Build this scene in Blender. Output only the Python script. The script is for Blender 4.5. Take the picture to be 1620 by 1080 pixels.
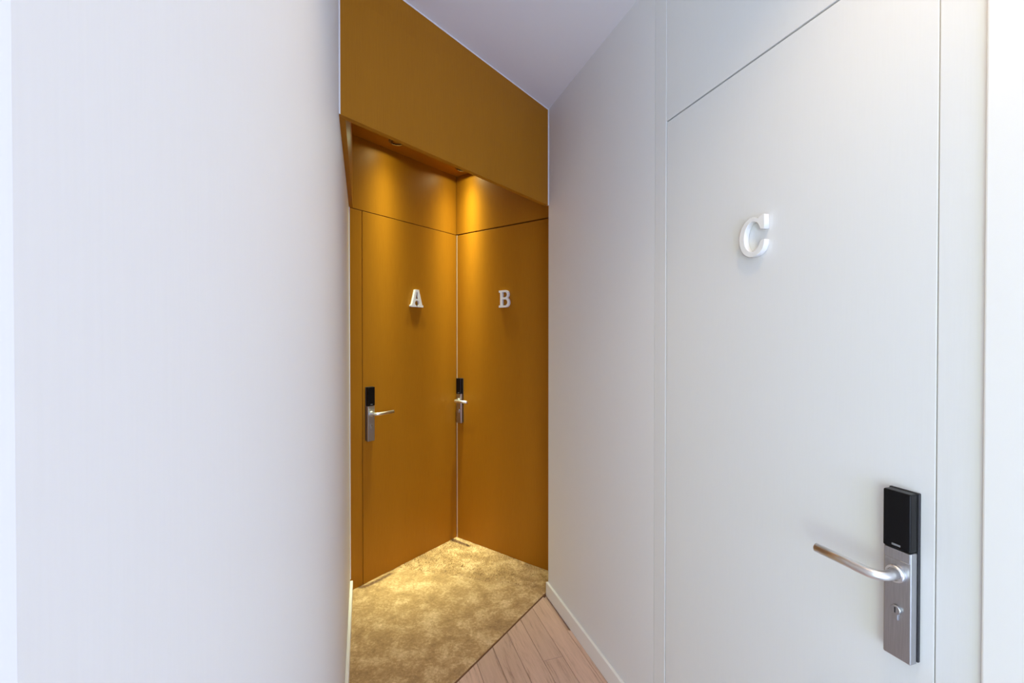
import bpy, bmesh, math, random
from mathutils import Vector, Matrix, noise

# ------------------------------------------------------------------ clearing
for o in list(bpy.data.objects):
    bpy.data.objects.remove(o, do_unlink=True)
S = bpy.context.scene
COL = S.collection
random.seed(7)

# ------------------------------------------------------------------ plan of the place (metres)
HS, H, HP = 2.112, 2.628, 2.515          # door head, corridor ceiling, ceiling of the lamp pocket
UA = Vector((0.6025, 0.7981))            # along the wall of door A
UB = Vector((0.7981, -0.6025))           # along the wall of door B
UL = Vector((-0.3152, 0.9490))           # along the corridor, away from the viewer
CC = Vector((-0.3868, 3.1201))           # inner corner between doors A and B
AL = Vector((-0.8908, 2.4525))           # door A wall meets left wall
FL = Vector((-0.5509, 1.4291))           # bulkhead meets left wall
FR = Vector((0.1973, 2.4201))            # bulkhead meets right wall
L0 = Vector((-0.0763, 0.0))
LEN_A, LEN_B, LEN_F = 0.8365, 0.888, 1.2417
S_AL = (AL - L0).length                  # position of that corner along the left wall

# ------------------------------------------------------------------ camera
cam_d = bpy.data.cameras.new('camera')
cam_d.sensor_width = 36.0
cam_d.lens = 36.0 * 707.93 / 1620.0
cam_d.clip_start = 0.01
cam = bpy.data.objects.new('camera', cam_d)
cam.location = (0, 0, 1.4)
cam.rotation_euler = (math.pi / 2 - 0.00881, 0, 0)
COL.objects.link(cam)
S.camera = cam

# ------------------------------------------------------------------ world, lights, exposure
W = bpy.data.worlds.new('world')
S.world = W
W.use_nodes = True
W.node_tree.nodes['Background'].inputs[0].default_value = (0.8, 0.85, 0.95, 1)
W.node_tree.nodes['Background'].inputs[1].default_value = 0.05
S.view_settings.view_transform = 'Standard'
S.view_settings.look = 'None'
S.view_settings.gamma = 1
S.view_settings.use_curve_mapping = False
S.view_settings.exposure = 0.0

LAMP = (1.17, 0.83, 0.43)                 # corridor downlight and the fill spot added farther in
FILL_BLUE = (0.42, 0.475, 0.86)                  # blue fill light added behind the viewer
PALE = (0.74, 0.89, 0.71)                 # pale fill light added at the lobby's left side
WARM = (1.02, 1.09, 0.64)                  # recess lamps


def spot(name, loc, target, power, colour, angle, blend, radius):
    d = bpy.data.lights.new(name, 'SPOT')
    d.energy, d.color = power, colour
    d.spot_size, d.spot_blend, d.shadow_soft_size = math.radians(angle), blend, radius
    o = bpy.data.objects.new(name, d)
    o.location = loc
    o.rotation_euler = (Vector(target) - Vector(loc)).to_track_quat('-Z', 'Y').to_euler()
    COL.objects.link(o)
    return o


def area(name, loc, power, colour, sx, sy, rz):
    d = bpy.data.lights.new(name, 'AREA')
    d.shape, d.size, d.size_y = 'RECTANGLE', sx, sy
    d.energy, d.color = power, colour
    o = bpy.data.objects.new(name, d)
    o.location = loc
    o.rotation_euler = (0, 0, rz)
    COL.objects.link(o)
    return o


def plan(origin, u, s, off):
    """point on the plan: s along u, off to the room side (right of u)"""
    p = origin + u * s + Vector((u.y, -u.x)) * off
    return p


def profile(light, power, eps):
    """narrow reflector lamp: intensity falls steeply with the angle from straight down"""
    d = light.data
    d.use_nodes = True
    t = d.node_tree
    em = next(n for n in t.nodes if n.type == 'EMISSION')
    g = t.nodes.new('ShaderNodeNewGeometry')
    sx = t.nodes.new('ShaderNodeSeparateXYZ')
    t.links.new(g.outputs['Incoming'], sx.inputs[0])

    def mth(op, a, b):
        n = t.nodes.new('ShaderNodeMath')
        n.operation = op
        for k, v in enumerate((a, b)):
            if isinstance(v, (int, float)):
                n.inputs[k].default_value = v
            else:
                t.links.new(v, n.inputs[k])
        return n.outputs[0]
    z2 = mth('MULTIPLY', sx.outputs[2], sx.outputs[2])
    tan2 = mth('DIVIDE', mth('SUBTRACT', 1.0, z2), mth('MAXIMUM', z2, 0.0005))
    prof = mth('ADD', mth('POWER', mth('ADD', tan2, eps * eps), -power / 2), 0.40)
    t.links.new(prof, em.inputs['Strength'])


for s, off, power, cone in ((1.88, 0.38, 27.0, 130), (1.00, 0.62, 9.5, 76)):  # first is the ceiling downlight, second a fill added for the far stretch
    p = plan(FR, -UL, s, off)
    spot('corridor_spot', (p.x, p.y, H - 0.01), (p.x, p.y, 0), power, LAMP, cone, 0.8, 0.06)
for off, power, colour in ((0.1, 85, FILL_BLUE), (-1.9, 82, PALE)):  # two unseen fill panels, added to brighten the ceiling and door C
    p = plan(L0, UL, -2.75, off)
    o = area('lobby_fill', (p.x, p.y, 0.95), power, colour, 1.7, 1.8, 0)
    o.rotation_euler = Vector((UL.x, UL.y, 0)).to_track_quat('-Z', 'Y').to_euler()
LAMPS = [(0.225, 0.125), (LEN_A - 0.095, 0.145)]
for i, (s, off) in enumerate(LAMPS):
    p = plan(AL, UA, s, off)
    o = spot('recess_lamp', (p.x, p.y, HP - 0.008), (p.x, p.y, 0), (1.40, 1.82)[i], WARM, 170, 0.15, 0.015)
    profile(o, 3.0, 0.16)


# ------------------------------------------------------------------ materials
def nt(name):
    m = bpy.data.materials.new(name)
    m.use_nodes = True
    t = m.node_tree
    return m, t, t.nodes['Principled BSDF']


def mapping(t, scale, coord='Object'):
    tc = t.nodes.new('ShaderNodeTexCoord')
    mp = t.nodes.new('ShaderNodeMapping')
    mp.inputs['Scale'].default_value = scale
    t.links.new(tc.outputs[coord], mp.inputs['Vector'])
    return mp


def nz(t, mp, scale, detail=4, rough=0.6):
    n = t.nodes.new('ShaderNodeTexNoise')
    n.inputs['Scale'].default_value = scale
    n.inputs['Detail'].default_value = detail
    n.inputs['Roughness'].default_value = rough
    t.links.new(mp.outputs[0], n.inputs['Vector'])
    return n


def ramp(t, src, stops):
    r = t.nodes.new('ShaderNodeValToRGB')
    e = r.color_ramp.elements
    while len(e) < len(stops):
        e.new(0.5)
    for k, (pos, c) in enumerate(stops):
        e[k].position = pos
        e[k].color = (*c, 1)
    t.links.new(src, r.inputs[0])
    return r


def bump(t, b, src, strength, dist):
    n = t.nodes.new('ShaderNodeBump')
    n.inputs['Strength'].default_value = strength
    n.inputs['Distance'].default_value = dist
    t.links.new(src, n.inputs['Height'])
    t.links.new(n.outputs[0], b.inputs['Normal'])


def plain(name, col, rough=0.5, metal=0.0, spec=0.5):
    m, t, b = nt(name)
    b.inputs['Base Color'].default_value = (*col, 1)
    b.inputs['Roughness'].default_value = rough
    b.inputs['Metallic'].default_value = metal
    b.inputs['Specular IOR Level'].default_value = spec
    n = nz(t, mapping(t, (1, 1, 1)), 60, 3)
    bump(t, b, n.outputs[0], 0.04, 0.001)
    return m


def wallpaper(name, c1, c2, rough, stretch):
    m, t, b = nt(name)
    n = nz(t, mapping(t, stretch), 1.0, 5, 0.65)
    r = ramp(t, n.outputs[0], [(0.3, c1), (0.7, c2)])
    t.links.new(r.outputs[0], b.inputs['Base Color'])
    b.inputs['Roughness'].default_value = rough
    b.inputs['Specular IOR Level'].default_value = 0.3
    bump(t, b, n.outputs[0], 0.07, 0.0006)
    return m


M = {}
M['white_wall'] = wallpaper('white_wall', (0.807, 0.817, 0.832), (0.823, 0.833, 0.848), 0.6, (420, 420, 14))
M['white_panel'] = wallpaper('white_panel', (0.767, 0.777, 0.782), (0.783, 0.793, 0.798), 0.45, (420, 420, 10))
M['white_paint'] = plain('white_paint', (0.86, 0.86, 0.85), 0.45)
M['ceiling_paint'] = plain('ceiling_paint', (0.84, 0.85, 0.88), 0.8, 0, 0.2)
M['letter_white'] = plain('letter_white', (0.84, 0.84, 0.83), 0.25)
M['black_glass'] = plain('black_glass', (0.004, 0.004, 0.005), 0.25, 0, 0.2)
M['black_plastic'] = plain('black_plastic', (0.02, 0.02, 0.023), 0.5)
M['dark_gap'] = plain('dark_gap', (0.05, 0.035, 0.02), 0.9)
M['lobby_floor'] = plain('lobby_floor', (0.62, 0.63, 0.65), 0.5)  # unseen floor, made pale so it bounces light up to the ceiling
M['grey_gap'] = plain('grey_gap', (0.66, 0.66, 0.67), 0.9)
M['pale_edge'] = plain('pale_edge', (0.80, 0.58, 0.36), 0.5)
M['brown_edge'] = plain('brown_edge', (0.20, 0.09, 0.03), 0.7)
M['marking'] = plain('marking', (0.20, 0.20, 0.21), 0.4)
M['lamp_bronze'] = plain('lamp_bronze', (0.16, 0.075, 0.02), 0.5)


def steel():
    m, t, b = nt('brushed_steel')
    n = nz(t, mapping(t, (600, 600, 20)), 1.0, 3)
    r = ramp(t, n.outputs[0], [(0.3, (0.42, 0.42, 0.435)), (0.7, (0.50, 0.50, 0.515))])
    t.links.new(r.outputs[0], b.inputs['Base Color'])
    b.inputs['Metallic'].default_value = 1
    b.inputs['Roughness'].default_value = 0.36
    return m


M['steel'] = steel()
M['polished_steel'] = plain('polished_steel', (0.80, 0.80, 0.81), 0.36, 1.0)


def veneer():
    m, t, b = nt('golden_brown_veneer')
    n = nz(t, mapping(t, (320, 320, 9)), 1.0, 6, 0.7)
    n2 = nz(t, mapping(t, (5, 5, 0.9)), 1.0, 3, 0.5)
    mx = t.nodes.new('ShaderNodeMix')
    mx.inputs[0].default_value = 0.35
    t.links.new(n.outputs[0], mx.inputs[2])
    t.links.new(n2.outputs[0], mx.inputs[3])
    r = ramp(t, mx.outputs[0], [(0.3, (0.360, 0.138, 0.005)), (0.7, (0.435, 0.178, 0.009))])
    t.links.new(r.outputs[0], b.inputs['Base Color'])
    b.inputs['Roughness'].default_value = 0.45
    b.inputs['Specular IOR Level'].default_value = 0.18
    bump(t, b, n.outputs[0], 0.10, 0.0006)
    return m


M['veneer'] = veneer()


def oak():
    m, t, b = nt('pinkish_oak')
    oi = t.nodes.new('ShaderNodeObjectInfo')
    tc = t.nodes.new('ShaderNodeTexCoord')
    ad = t.nodes.new('ShaderNodeVectorMath')
    ad.operation = 'ADD'
    sc = t.nodes.new('ShaderNodeVectorMath')
    sc.operation = 'SCALE'
    cb = t.nodes.new('ShaderNodeCombineXYZ')
    for k in range(3):
        t.links.new(oi.outputs['Random'], cb.inputs[k])
    t.links.new(cb.outputs[0], sc.inputs[0])
    sc.inputs['Scale'].default_value = 7.0
    t.links.new(tc.outputs['Object'], ad.inputs[0])
    t.links.new(sc.outputs[0], ad.inputs[1])

    def mp(scale):
        q = t.nodes.new('ShaderNodeMapping')
        q.inputs['Scale'].default_value = scale
        t.links.new(ad.outputs[0], q.inputs['Vector'])
        return q
    g = nz(t, mp((2.5, 34, 34)), 1.0, 6, 0.65)
    g.inputs['Distortion'].default_value = 0.9
    f = nz(t, mp((14, 260, 260)), 1.0, 4, 0.7)
    mx = t.nodes.new('ShaderNodeMix')
    mx.inputs[0].default_value = 0.4
    t.links.new(g.outputs[0], mx.inputs[2])
    t.links.new(f.outputs[0], mx.inputs[3])
    r = ramp(t, mx.outputs[0], [(0.28, (0.24, 0.145, 0.105)), (0.46, (0.60, 0.41, 0.325)), (0.72, (0.71, 0.50, 0.40))])
    hs = t.nodes.new('ShaderNodeHueSaturation')
    ma = t.nodes.new('ShaderNodeMapRange')
    ma.inputs['To Min'].default_value = 0.90
    ma.inputs['To Max'].default_value = 1.10
    t.links.new(oi.outputs['Random'], ma.inputs['Value'])
    t.links.new(ma.outputs[0], hs.inputs['Value'])
    t.links.new(r.outputs[0], hs.inputs['Color'])
    t.links.new(hs.outputs[0], b.inputs['Base Color'])
    b.inputs['Roughness'].default_value = 0.5
    b.inputs['Specular IOR Level'].default_value = 0.3
    bump(t, b, f.outputs[0], 0.1, 0.0006)
    return m


M['oak'] = oak()


def carpet_mat(name, fine):
    m, t, b = nt(name)
    big = nz(t, mapping(t, (1, 1, 1)), 9.0, 6, 0.68)
    big.inputs['Distortion'].default_value = 0.3
    small = nz(t, mapping(t, (1, 1, 1)), fine, 3, 0.7)
    mx = t.nodes.new('ShaderNodeMix')
    mx.inputs[0].default_value = 0.38
    t.links.new(big.outputs[0], mx.inputs[2])
    t.links.new(small.outputs[0], mx.inputs[3])
    r = ramp(t, mx.outputs[0], [(0.30, (0.23, 0.135, 0.060)), (0.49, (0.45, 0.285, 0.130)), (0.66, (0.78, 0.57, 0.34))])
    t.links.new(r.outputs[0], b.inputs['Base Color'])
    b.inputs['Roughness'].default_value = 0.9
    b.inputs['Specular IOR Level'].default_value = 0.15
    b.inputs['Sheen Weight'].default_value = 0.25
    b.inputs['Sheen Roughness'].default_value = 0.4
    bump(t, b, small.outputs[0], 0.5, 0.004)
    return m


M['carpet'] = carpet_mat('carpet_backing', 90)


# ------------------------------------------------------------------ mesh helpers
def frame(origin, u, z=0.0):
    """local X along u, local -Y out of the wall into the room, Z up"""
    m = Matrix.Identity(4)
    m.col[0][:3] = (u.x, u.y, 0)
    m.col[1][:3] = (-u.y, u.x, 0)
    m.col[2][:3] = (0, 0, 1)
    m.col[3][:3] = (origin.x, origin.y, z)
    return m


def box(bm, x0, x1, y0, y1, z0, z1, bev=0.0, seg=2):
    g = bmesh.ops.create_cube(bm, size=1.0)
    vs = g['verts']
    for v in vs:
        v.co = Vector(((x0 + x1) / 2 + v.co.x * (x1 - x0), (y0 + y1) / 2 + v.co.y * (y1 - y0), (z0 + z1) / 2 + v.co.z * (z1 - z0)))
    if bev > 0:
        es = list({e for v in vs for e in v.link_edges})
        bmesh.ops.bevel(bm, geom=es, offset=bev, segments=seg, affect='EDGES', profile=0.5)


def prism(bm, pts, z0, z1, bev=0.0):
    """plan polygon extruded from z0 to z1"""
    a = [bm.verts.new((p[0], p[1], z0)) for p in pts]
    b = [bm.verts.new((p[0], p[1], z1)) for p in pts]
    n = len(pts)
    faces = [bm.faces.new(a[::-1]), bm.faces.new(b)]
    for i in range(n):
        faces.append(bm.faces.new((a[i], a[(i + 1) % n], b[(i + 1) % n], b[i])))
    bmesh.ops.recalc_face_normals(bm, faces=faces)
    if bev > 0:
        es = list(faces[1].edges)
        bmesh.ops.bevel(bm, geom=es, offset=bev, segments=1, affect='EDGES')


def tube(bm, path, radius, n=20, flat=None):
    """round bar along a polyline, capped; flat(k)->(rx, rz) may vary the section"""
    path = [Vector(q) for q in path]
    rings = []
    side0 = None
    for i, q in enumerate(path):
        if i == 0:
            d = path[1] - path[0]
        elif i == len(path) - 1:
            d = path[-1] - path[-2]
        else:
            d = (path[i + 1] - path[i]).normalized() + (path[i] - path[i - 1]).normalized()
        d.normalize()
        up = Vector((0, 0, 1))
        sd = d.cross(up)
        if sd.length < 1e-4:
            sd = side0 or Vector((1, 0, 0))
        sd.normalize()
        side0 = sd
        up = sd.cross(d).normalized()
        rx, rz = flat(i) if flat else (radius, radius)
        rings.append([bm.verts.new(q + sd * rx * math.cos(2 * math.pi * k / n) + up * rz * math.sin(2 * math.pi * k / n)) for k in range(n)])
    fs = []
    for i in range(len(rings) - 1):
        for k in range(n):
            fs.append(bm.faces.new((rings[i][k], rings[i][(k + 1) % n], rings[i + 1][(k + 1) % n], rings[i + 1][k])))
    for f in fs:
        f.smooth = True
    c0 = bm.faces.new(rings[0][::-1])
    c1 = bm.faces.new(rings[-1])
    bmesh.ops.recalc_face_normals(bm, faces=fs + [c0, c1])


def disc_lathe(bm, prof, centre, axis, n=40):
    """profile of (radius, along-axis) revolved about axis through centre"""
    axis = Vector(axis).normalized()
    q = axis.to_track_quat('Z', 'Y')
    rings = []
    for r, h in prof:
        if r < 1e-6:
            rings.append([bm.verts.new(Vector(centre) + q @ Vector((0, 0, h)))])
        else:
            rings.append([bm.verts.new(Vector(centre) + q @ Vector((r * math.cos(2 * math.pi * k / n), r * math.sin(2 * math.pi * k / n), h))) for k in range(n)])
    fs = []
    for a, b in zip(rings, rings[1:]):
        for k in range(n):
            if len(a) == 1 and len(b) > 1:
                fs.append(bm.faces.new((a[0], b[k], b[(k + 1) % n])))
            elif len(b) == 1 and len(a) > 1:
                fs.append(bm.faces.new((a[k], b[0], a[(k + 1) % n])))
            elif len(a) > 1:
                fs.append(bm.faces.new((a[k], a[(k + 1) % n], b[(k + 1) % n], b[k])))
    bmesh.ops.recalc_face_normals(bm, faces=fs)


def obj(name, bm, mat, parent=None, mw=None):
    me = bpy.data.meshes.new(name)
    bm.normal_update()
    bm.to_mesh(me)
    bm.free()
    me.materials.append(mat)
    o = bpy.data.objects.new(name, me)
    COL.objects.link(o)
    if parent is not None:
        o.parent = parent
    if mw is not None:
        o.matrix_world = mw
    return o


def struct(o, label=None, cat=None):
    o['kind'] = 'structure'
    if label:
        o['label'] = label
    if cat:
        o['category'] = cat
    return o


def empty(name, mw):
    o = bpy.data.objects.new(name, None)
    o.empty_display_size = 0.1
    COL.objects.link(o)
    o.matrix_world = mw
    return o


def tag(o, label, cat, group=None):
    o['label'] = label
    o['category'] = cat
    if group:
        o['group'] = group
    return o


def boxes(name, lst, mat, parent=None, mw=None, bev=0.0, seg=2):
    bm = bmesh.new()
    for b in lst:
        box(bm, *b, bev=bev, seg=seg)
    return obj(name, bm, mat, parent, mw)


def clip(poly, a, n):
    """part of a plan polygon on the side n of the line through a"""
    out = []
    for i, p in enumerate(poly):
        q = poly[(i + 1) % len(poly)]
        dp, dq = (p - a).dot(n), (q - a).dot(n)
        if dp >= 0:
            out.append(p)
        if dp * dq < 0:
            out.append(p + (q - p) * (dp / (dp - dq)))
    return out


# ------------------------------------------------------------------ frames of the walls
FA, FB, FRW, FLW = frame(AL, UA), frame(CC, UB), frame(FR, -UL), frame(L0, UL)
FF = frame(FL, UA)                                        # bulkhead front
WID = (FR - L0).dot(Vector((UL.y, -UL.x)))                # corridor width

# ------------------------------------------------------------------ floor, ceiling, walls
bm = bmesh.new()
box(bm, 0.15, 4.2, -WID - 0.3, 0.5, -0.10, -0.012)
floor = struct(obj('floor', bm, M['oak'], mw=FLW), 'pinkish oak plank floor of the corridor running up to the carpet')

bm = bmesh.new()
box(bm, -2.8, 0.15, -WID - 0.3, 3.2, -0.10, 0.0)
obj('lobby_floor', bm, M['lobby_floor'], floor, FLW)
bm = bmesh.new()                                          # corridor ceiling in front of the bulkhead, and over the lobby
lo = lambda s, off: plan(L0, UL, s, off)
prism(bm, [lo(-2.8, -3.2), lo(-2.8, WID + 0.3), lo((FR - L0).dot(UL), WID + 0.3), FR, FL, lo((FL - L0).dot(UL), -0.2), lo(0.3, -0.2), lo(0.3, -3.2)], H, H + 0.08)
struct(obj('ceiling', bm, M['ceiling_paint']), 'pale grey white painted ceiling above the corridor')

# left wall, its near end rounded, and the unseen lobby behind the viewer
bm = bmesh.new()
box(bm, 0.093, S_AL + 0.12, 0.0, 0.12, 0, H, bev=0.01, seg=4)
wl = struct(obj('wall_left', bm, M['white_wall'], mw=FLW), 'tall plain white wall along the left side of the corridor')
bm = bmesh.new()
box(bm, 0.0935, 0.23, 0.11, 3.2, 0, H)
struct(obj('wall_lobby', bm, M['white_wall'], mw=FLW))
bm = bmesh.new()
box(bm, -2.8, 0.23, 3.2, 3.3, 0, H)
struct(obj('wall_far_left', bm, M['white_wall'], mw=FLW))
bm = bmesh.new()
box(bm, -2.9, -2.8, -WID - 0.3, 3.3, 0, H)
struct(obj('wall_behind', bm, M['white_wall'], mw=FLW))

# right wall: far stretch with the jamb that turns back to door B's wall, near stretch slightly proud
RF0, RF1, D0, D1, RF2 = 0.928, 0.986, 0.9885, 1.7285, 1.7915
bm = bmesh.new()
ret = FR + UA * 0.163
loc = lambda p: (FRW.inverted() @ Vector((p.x, p.y, 0)))[:2]
prism(bm, [(0, 0), (RF0, 0), (RF0, 0.16), loc(ret + UB * 0.16), loc(ret)], 0, H)
wr = struct(obj('wall_right', bm, M['white_wall'], mw=FRW), 'off white wall on the right between brown recess and door C')
bm = bmesh.new()
box(bm, RF2, 5.3, -0.007, 0.16, 0, H, bev=0.004, seg=3)
obj('near_section', bm, M['white_paint'], wr, FRW)
bm = bmesh.new()
box(bm, RF0, RF2 + 0.05, 0.045, 0.16, 0, H)
obj('backing', bm, M['grey_gap'], wr, FRW)

# recess walls behind the veneer
bm = bmesh.new()
box(bm, -0.15, LEN_A + 0.15, 0.04, 0.14, 0, HP + 0.1)
wa = struct(obj('wall_back', bm, M['dark_gap'], mw=FA), 'golden brown veneered wall at the back of the recess around door A')
boxes('veneer_panel', [(0, LEN_A, 0, 0.04, HS + 0.002, HP)], M['veneer'], wa, FA, 0.001, 1)
boxes('veneer_panel', [(0, 0.0795, 0, 0.04, 0, HS - 0.002)], M['veneer'], wa, FA, 0.001, 1)
bm = bmesh.new()
box(bm, 0.0, LEN_B + 0.2, 0.04, 0.14, 0, HP + 0.1)
wb = struct(obj('wall_end', bm, M['dark_gap'], mw=FB), 'golden brown veneered wall at the end of the recess around door B')
boxes('veneer_panel', [(0, LEN_B, 0, 0.04, HS + 0.003, HP)], M['veneer'], wb, FB, 0.001, 1)
boxes('veneer_panel', [(0.778, LEN_B, 0, 0.04, 0, HS - 0.003)], M['veneer'], wb, FB, 0.001, 1)

# pocket: ceiling with the lamps, liner on the left wall
bm = bmesh.new()
prism(bm, [AL, CC, CC + UB * LEN_B, FR, FL], HP, HP + 0.06)
struct(obj('ceiling_recess', bm, M['veneer']), 'brown veneered ceiling of the recess above doors A and B')
s_fl = (FL - L0).dot(UL)
bm = bmesh.new()
prism(bm, [(s_fl + 0.0285, -0.0004), (s_fl + 0.042, -0.019), (S_AL - 0.001, -0.019), (S_AL - 0.001, -0.0004)], HS, HP - 0.0005)
struct(obj('trim_1', bm, M['veneer'], mw=FLW), 'brown board lining the top of the left wall inside the recess')

# bulkhead: the brown fascia across the corridor
bm = bmesh.new()
prism(bm, [(0.0006, 0.0), (LEN_F - 0.004, 0.0), (LEN_F - 0.004, 0.022), (0.0158, 0.022)], HS, H - 0.004)
bh = struct(obj('wall_bulkhead', bm, M['veneer'], mw=FF), 'golden brown veneered bulkhead hanging across the corridor under the ceiling')
boxes('edge_bead', [(0.0, 0.005, -0.0015, 0.01, HS, H - 0.0005)], M['white_paint'], bh, FF)
boxes('edge_bead', [(LEN_F - 0.0065, LEN_F - 0.0005, -0.0015, 0.01, HS, H - 0.0005)], M['white_paint'], bh, FF)
boxes('edge_bead', [(0.005, LEN_F - 0.0065, -0.0015, 0.01, H - 0.0055, H - 0.0005)], M['white_paint'], bh, FF)

# white bead down the corner of left wall and door A wall
bm = bmesh.new()
box(bm, S_AL - 0.012, S_AL - 0.002, -0.0035, -0.0002, 0.075, HS - 0.001)
struct(obj('trim_2', bm, M['white_paint'], mw=FLW), 'thin white bead in the corner of the left wall and the brown recess')

# baseboards
bm = bmesh.new()
box(bm, 0.11, S_AL - 0.012, -0.014, -0.0002, 0.0, 0.068, bev=0.0025)
struct(obj('baseboard_left', bm, M['white_paint'], mw=FLW), 'white baseboard along the foot of the left wall')
bm = bmesh.new()
box(bm, -0.003, RF0 - 0.002, -0.014, -0.0002, 0.0, 0.075, bev=0.003, seg=3)
struct(obj('baseboard_right', bm, M['white_paint'], mw=FRW), 'white baseboard along the foot of the right wall')

# ------------------------------------------------------------------ floor planks, cut along the carpet
E0 = Vector((0.1853, 2.4396))
E1 = Vector((-0.2307, 1.8022))
ed = (E1 - E0).normalized()
en = Vector((ed.y, -ed.x))
if en.dot(CC - E0) > 0:
    en = -en                                              # points to the wooden side
R0 = FR
side = Vector((-UL.y, UL.x))                              # from the right wall towards the left wall
seams = [0.0, 0.030]
while seams[-1] + 0.092 < WID:
    seams.append(seams[-1] + 0.092)
seams.append(WID)
cell = 0
for k in range(len(seams) - 1):
    a, b = seams[k] + 0.0006, seams[k + 1] - 0.0006
    # distance along the corridor, measured back from the bulkhead corner
    start = 0.30 - (0.53 * k) % 1.21
    if k == 4:
        start = 0.58 - 0.985 + 0.21
    if k == 3:
        start = -0.35
    while start < 2.5:
        x0, x1 = start + 0.0005, min(start + 1.21, 2.5) - 0.0005
        poly = [R0 - UL * x0 + side * a, R0 - UL * x1 + side * a, R0 - UL * x1 + side * b, R0 - UL * x0 + side * b]
        poly = clip(poly, E0 + en * 0.004, en)
        if len(poly) >= 3:
            inv = FRW.inverted()
            pl = [(inv @ Vector((q.x, q.y, 0)))[:2] for q in poly]
            bm = bmesh.new()
            prism(bm, pl, -0.012, 0.0, bev=0.0012)
            obj('plank', bm, M['oak'], floor, FRW)
        start += 1.21

# ------------------------------------------------------------------ carpet
s1 = (E1 - E0).dot(ed)
# where the carpet edge meets the left wall
ln = Vector((UL.y, -UL.x))
t_hit = (L0 + ln * 0.0142 - E0).dot(ln) / ed.dot(ln)
EL = E0 + ed * t_hit
poly = [AL + UL * -0.002 + ln * 0.001, CC, CC + UB * (LEN_B - 0.002), FR + UA * 0.02 - UB * 0.001, E0 - ed * 0.004, EL]
bm = bmesh.new()
vs = [bm.verts.new((q.x, q.y, 0.006)) for q in poly]
bm.faces.new(vs)
for ax in (0, 1):
    lo_, hi_ = min(q[ax] for q in poly), max(q[ax] for q in poly)
    g = lo_
    while g < hi_:
        g += 0.014
        no = Vector((0, 0, 0))
        no[ax] = 1
        co = Vector((0, 0, 0))
        co[ax] = g
        bmesh.ops.bisect_plane(bm, geom=bm.verts[:] + bm.edges[:] + bm.faces[:], plane_co=co, plane_no=no)
top = [v for v in bm.verts]
for v in top:
    v.co.z = 0.005 + 0.0025 * noise.noise(v.co * 14) + 0.0015 * noise.noise(v.co * 45)
bnd = [e for e in bm.edges if e.is_boundary]
ex = bmesh.ops.extrude_edge_only(bm, edges=bnd)
for v in ex['geom']:
    if isinstance(v, bmesh.types.BMVert):
        v.co.z = -0.0115
for f in bm.faces:
    f.smooth = True
bmesh.ops.recalc_face_normals(bm, faces=bm.faces[:])
ctop = [v.co.copy() for v in bm.verts if v.co.z > -0.005]
carpet = obj('carpet', bm, M['carpet'])
tag(carpet, 'golden beige fitted carpet with mottled pile in the recess before doors A and B', 'carpet')


def inside(p):
    sgn = None
    for i in range(len(poly)):
        a, b = poly[i], poly[(i + 1) % len(poly)]
        c = (b - a).x * (p - a).y - (b - a).y * (p - a).x
        if sgn is None:
            sgn = c > 0
        elif (c > 0) != sgn:
            return False
    return True


verts, faces = [], []
xs = [q.x for q in poly]
ys = [q.y for q in poly]
for _ in range(62000):
    px, py = random.uniform(min(xs), max(xs)), random.uniform(min(ys), max(ys))
    if not inside(Vector((px, py))):
        continue
    z = 0.005 + 0.0025 * noise.noise(Vector((px, py, 0)) * 14)
    an = random.uniform(0, math.pi * 2)
    # the nap lies one way in patches
    fl = noise.noise(Vector((px, py, 3)) * 9) * 4
    w, h = 0.0014, random.uniform(0.004, 0.007)
    lx, ly = 0.0035 * math.cos(fl) + random.uniform(-.002, .002), 0.0035 * math.sin(fl) + random.uniform(-.002, .002)
    n0 = len(verts)
    verts += [(px - w * math.cos(an), py - w * math.sin(an), z - 0.001), (px + w * math.cos(an), py + w * math.sin(an), z - 0.001), (px + lx, py + ly, z + h)]
    faces.append((n0, n0 + 1, n0 + 2))
me = bpy.data.meshes.new('pile')
me.from_pydata(verts, [], faces)
me.materials.append(M['carpet'])
pile = bpy.data.objects.new('pile', me)
COL.objects.link(pile)
pile.parent = carpet
pile['kind'] = 'stuff'

bm = bmesh.new()
q0, q1 = E0 - ed * 0.003, EL
prism(bm, [q0 + en * 0.0035, q1 + en * 0.0035, q1 - en * 0.001, q0 - en * 0.001], -0.0115, 0.0045)
obj('edge_strip', bm, M['brown_edge'], carpet)['label'] = 'thin dark brown strip along the carpet edge'


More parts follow.
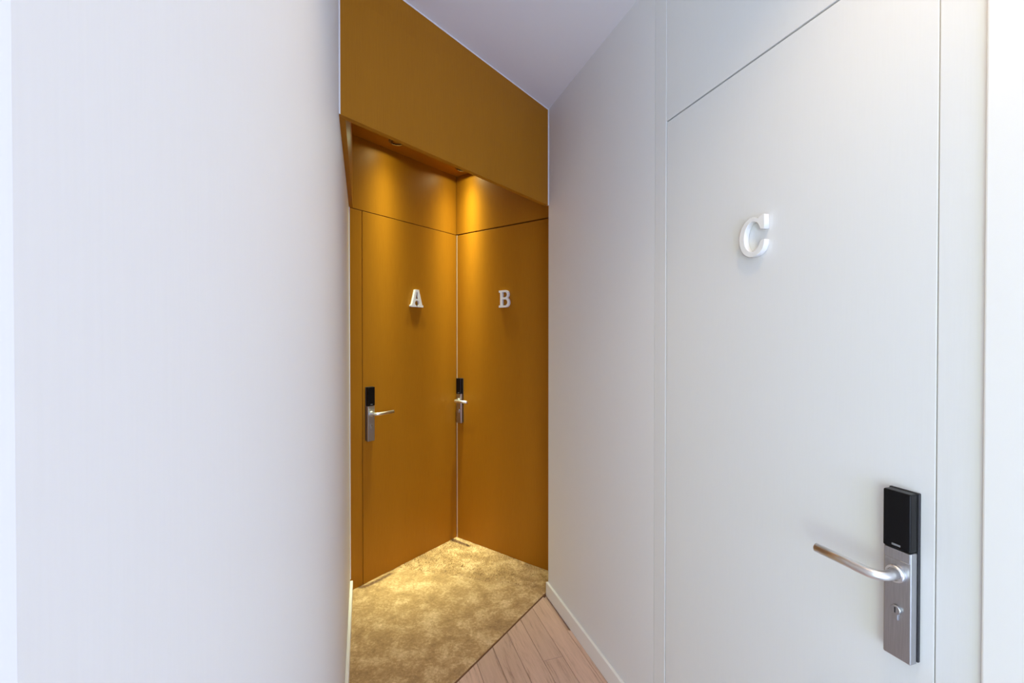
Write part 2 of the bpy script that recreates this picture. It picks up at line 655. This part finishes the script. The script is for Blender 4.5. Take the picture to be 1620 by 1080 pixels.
# ------------------------------------------------------------------ doors
def lock(parent, mw, s, direction):
    """electronic lock: black gasket, steel plate, black card reader, lever, key cylinder. direction: +1 lever points along +s"""
    zc0, zc1, zr = 0.812, 1.119, 1.013
    bm = bmesh.new()
    box(bm, s - 0.0245, s + 0.0245, -0.006, -0.0002, zc0 + 0.003, zc1 + 0.001, bev=0.0015)
    lk = obj('door_lock', bm, M['black_plastic'], parent, mw)
    bm = bmesh.new()
    box(bm, s - 0.0225, s + 0.0225, -0.023, -0.006, zc0, zr - 0.0005, bev=0.0022, seg=3)
    box(bm, s - 0.021, s + 0.021, -0.0245, -0.020, zr - 0.020, zr - 0.001, bev=0.0012, seg=2)
    pl = obj('lock_plate', bm, M['steel'], lk, mw)
    pl['label'] = 'brushed steel plate of the lock'
    bm = bmesh.new()
    box(bm, s - 0.0225, s + 0.0225, -0.026, -0.006, zr, zc1, bev=0.003, seg=3)
    # small mark near the foot of the reader
    rd = obj('card_reader', bm, M['black_glass'], lk, mw)
    rd['label'] = 'black card reader on top of the lock'
    bm = bmesh.new()
    box(bm, s - 0.007, s + 0.007, -0.0264, -0.0258, zr + 0.006, zr + 0.0095)
    obj('reader_mark', bm, M['marking'], lk, mw)
    zl = 0.968
    bm = bmesh.new()                                      # collar on the plate
    disc_lathe(bm, [(0.0, 0.0), (0.0145, 0.0), (0.0155, 0.002), (0.0155, 0.007), (0.0142, 0.0085), (0.0115, 0.0085), (0.011, 0.006), (0.0, 0.006)], (s, -0.0225, zl), (0, -1, 0))
    obj('lever_collar', bm, M['polished_steel'], lk, mw)
    bm = bmesh.new()
    path = [(s, -0.026, zl), (s, -0.046, zl)]
    R = 0.022
    for k in range(1, 9):
        t = k / 8 * math.pi / 2
        path.append((s + direction * R * (1 - math.cos(t)), -0.046 - R * math.sin(t), zl))
    x0 = s + direction * R
    y0 = -0.046 - R
    path += [(x0 + direction * 0.018, y0, zl), (x0 + direction * 0.030, y0, zl + 0.0002), (x0 + direction * 0.098, y0, zl + 0.001)]
    nn = len(path)
    tube(bm, path, 0.0092, 24, flat=lambda i: (0.0092, 0.0092) if i < nn - 2 else (0.0080, 0.0090))
    obj('lever', bm, M['polished_steel'], lk, mw)['label'] = 'bent steel lever handle'
    bm = bmesh.new()                                      # key cylinder with a turn piece
    zk = 0.902
    disc_lathe(bm, [(0, 0), (0.0078, 0), (0.0085, 0.001), (0.0085, 0.004), (0.0075, 0.005), (0, 0.005)], (s, -0.0228, zk), (0, -1, 0), 28)
    box(bm, s - 0.0035, s + 0.0035, -0.026, -0.0228, zk - 0.019, zk - 0.004, bev=0.001)
    kc = obj('key_cylinder', bm, M['steel'], lk, mw)
    bm = bmesh.new()
    box(bm, s - 0.0011, s + 0.0011, -0.0282, -0.0276, zk - 0.005, zk + 0.005)
    obj('key_slot', bm, M['black_plastic'], lk, mw)
    return lk


d1 = struct(empty('door_1', FA), 'golden brown flush door marked A on the left of the recess', 'door')
bm = bmesh.new()
box(bm, 0.083, LEN_A - 0.0015, 0.0, 0.039, 0.004, HS - 0.002, bev=0.001, seg=1)
obj('door_leaf', bm, M['veneer'], d1, FA)
lock(d1, FA, 0.123, 1)

d2 = struct(empty('door_2', FB), 'golden brown flush door marked B on the right of the recess', 'door')
bm = bmesh.new()
box(bm, 0.0085, 0.774, 0.0, 0.039, 0.004, HS - 0.005, bev=0.001, seg=1)
obj('door_leaf', bm, M['veneer'], d2, FB)
bm = bmesh.new()
box(bm, 0.0012, 0.0078, -0.0006, 0.02, 0.007, HS - 0.002)
obj('edge_strip', bm, M['pale_edge'], d2, FB)['label'] = 'pale strip down the closing edge of the door'
lock(d2, FB, 0.042, 1)

d3 = struct(empty('door_3', FRW), 'off white flush door marked C in the right wall', 'door')
bm = bmesh.new()
box(bm, D0 + 0.0035, D1 - 0.0018, 0.0, 0.042, 0.004, HS - 0.005, bev=0.0012, seg=2)
obj('door_leaf', bm, M['white_panel'], d3, FRW)
bm = bmesh.new()
box(bm, D0 + 0.0015, D1 - 0.0015, 0.0, 0.042, HS, H - 0.001, bev=0.0008, seg=1)
obj('over_panel', bm, M['white_panel'], d3, FRW)
for x0, x1 in ((RF0 + 0.0015, D0), (D1, RF2 - 0.001)):
    bm = bmesh.new()
    box(bm, x0, x1, -0.0005, 0.042, 0.0, H - 0.001, bev=0.0012, seg=2)
    obj('jamb', bm, M['white_panel'], d3, FRW)
boxes('groove_filler', [(D1 - 0.0016, D1 - 0.0002, 0.003, 0.04, 0.004, HS - 0.005)], M['white_panel'], d3, FRW)  # shallow filler, added so the groove stays pale instead of dark
lock(d3, FRW, 1.682, -1)


# ------------------------------------------------------------------ letters on the doors
def letter_mesh(bm, outer, holes, scale_x, scale_z, depth, y_front, bev=0.0012):
    """flat slab letter: outline and counters in unit coordinates, extruded"""
    cu = bpy.data.curves.new('outline', 'CURVE')
    cu.dimensions = '2D'
    cu.fill_mode = 'BOTH'
    for loop in [outer] + holes:
        sp = cu.splines.new('POLY')
        sp.points.add(len(loop) - 1)
        for pnt, (x, z) in zip(sp.points, loop):
            pnt.co = (x * scale_x, z * scale_z, 0, 1)
        sp.use_cyclic_u = True
    cu.extrude = depth / 2 - bev
    cu.bevel_depth = bev
    cu.bevel_resolution = 2
    cu.offset = -bev
    tmp = bpy.data.objects.new('outline', cu)
    COL.objects.link(tmp)
    dg = bpy.context.evaluated_depsgraph_get()
    me = bpy.data.meshes.new_from_object(tmp.evaluated_get(dg))
    bm.from_mesh(me)
    bpy.data.objects.remove(tmp, do_unlink=True)
    bpy.data.curves.remove(cu)
    bpy.data.meshes.remove(me)
    for v in bm.verts:                                    # stand the letter up against the door
        x, z, d = v.co
        v.co = (x, y_front + depth / 2 - d, z)
    bmesh.ops.remove_doubles(bm, verts=bm.verts[:], dist=1e-6)
    bmesh.ops.recalc_face_normals(bm, faces=bm.faces[:])


def arc(cx, cz, rx, rz, a0, a1, n=12):
    return [(cx + rx * math.cos(math.radians(a0 + (a1 - a0) * k / n)), cz + rz * math.sin(math.radians(a0 + (a1 - a0) * k / n))) for k in range(n + 1)]


A_OUT = [(0.0, 0.0), (0.455, 0.0), (0.455, 0.075)] + arc(0.5, 0.225, 0.165, 0.15, 250, -70, 18) + \
        [(0.545, 0.075), (0.545, 0.0), (1.0, 0.0), (1.0, 0.115), (0.915, 0.14), (0.655, 1.0), (0.345, 1.0), (0.085, 0.14), (0.0, 0.115)]
A_HOLE = [(0.385, 0.47), (0.47, 0.86), (0.53, 0.86), (0.615, 0.47)]
B_OUT = [(0.0, 0.0)] + [(0.62, 0.0)] + arc(0.66, 0.29, 0.34, 0.29, -90, 55, 14) + [(0.80, 0.545)] + arc(0.62, 0.765, 0.32, 0.235, -40, 90, 12) + \
        [(0.0, 1.0), (0.0, 0.875), (0.13, 0.86), (0.13, 0.14), (0.0, 0.125)]
B_H1 = [(0.34, 0.12)] + arc(0.60, 0.295, 0.21, 0.175, -90, 90, 12) + [(0.34, 0.47)]
B_H2 = [(0.34, 0.585)] + arc(0.58, 0.735, 0.19, 0.15, -90, 90, 12) + [(0.34, 0.885)]
C_OUT = arc(0.5, 0.46, 0.5, 0.46, 270, 180, 14) + arc(0.5, 0.5, 0.5, 0.5, 180, 95, 14) + [(0.60, 0.985), (0.74, 0.935), (0.86, 1.0), (0.99, 1.0), (0.99, 0.645), (0.84, 0.645)] + \
        arc(0.53, 0.58, 0.30, 0.30, 22, 100, 8) + arc(0.53, 0.50, 0.325, 0.38, 100, 180, 10) + arc(0.53, 0.46, 0.325, 0.33, 180, 300, 12) + \
        [(0.78, 0.26), (0.84, 0.38), (1.0, 0.38), (0.985, 0.26), (0.92, 0.14), (0.80, 0.055), (0.66, 0.010)]


def letter(name_label, mw, s, z, outer, holes, w, h):
    bm = bmesh.new()
    letter_mesh(bm, outer, holes, w, h, 0.016, -0.0165)
    m = mw @ Matrix.Translation((s - w / 2, 0, z))
    o = obj('letter_sign', bm, M['letter_white'], None, m)
    tag(o, name_label, 'letter', 'white door letters')
    return o


letter('white slab letter A fixed to the left brown door', FA, 0.4675, 1.591, A_OUT, [A_HOLE], 0.102, 0.110)
letter('white slab letter B fixed to the brown door at the recess end', FB, 0.432, 1.591, B_OUT, [B_H1, B_H2], 0.084, 0.110)
letter('large white letter C fixed to the off white door', FRW, 1.348, 1.604, C_OUT, [], 0.078, 0.100)

# ------------------------------------------------------------------ recess lamps
for i, (s, off) in enumerate(LAMPS):
    p = plan(AL, UA, s, off)
    mw = frame(p, UA, HP)
    bm = bmesh.new()
    disc_lathe(bm, [(0.030, -0.011), (0.034, -0.0035), (0.043, -0.004), (0.046, -0.001), (0.046, 0.0), (0.030, 0.0)], (0, 0, -0.0002), (0, 0, 1))
    o = obj('recess_downlight', bm, M['lamp_bronze'], None, mw)
    tag(o, ['small round downlight above door A near the left wall', 'small round downlight in the recess ceiling near the corner of doors A and B'][i], 'downlight', 'recess downlights')
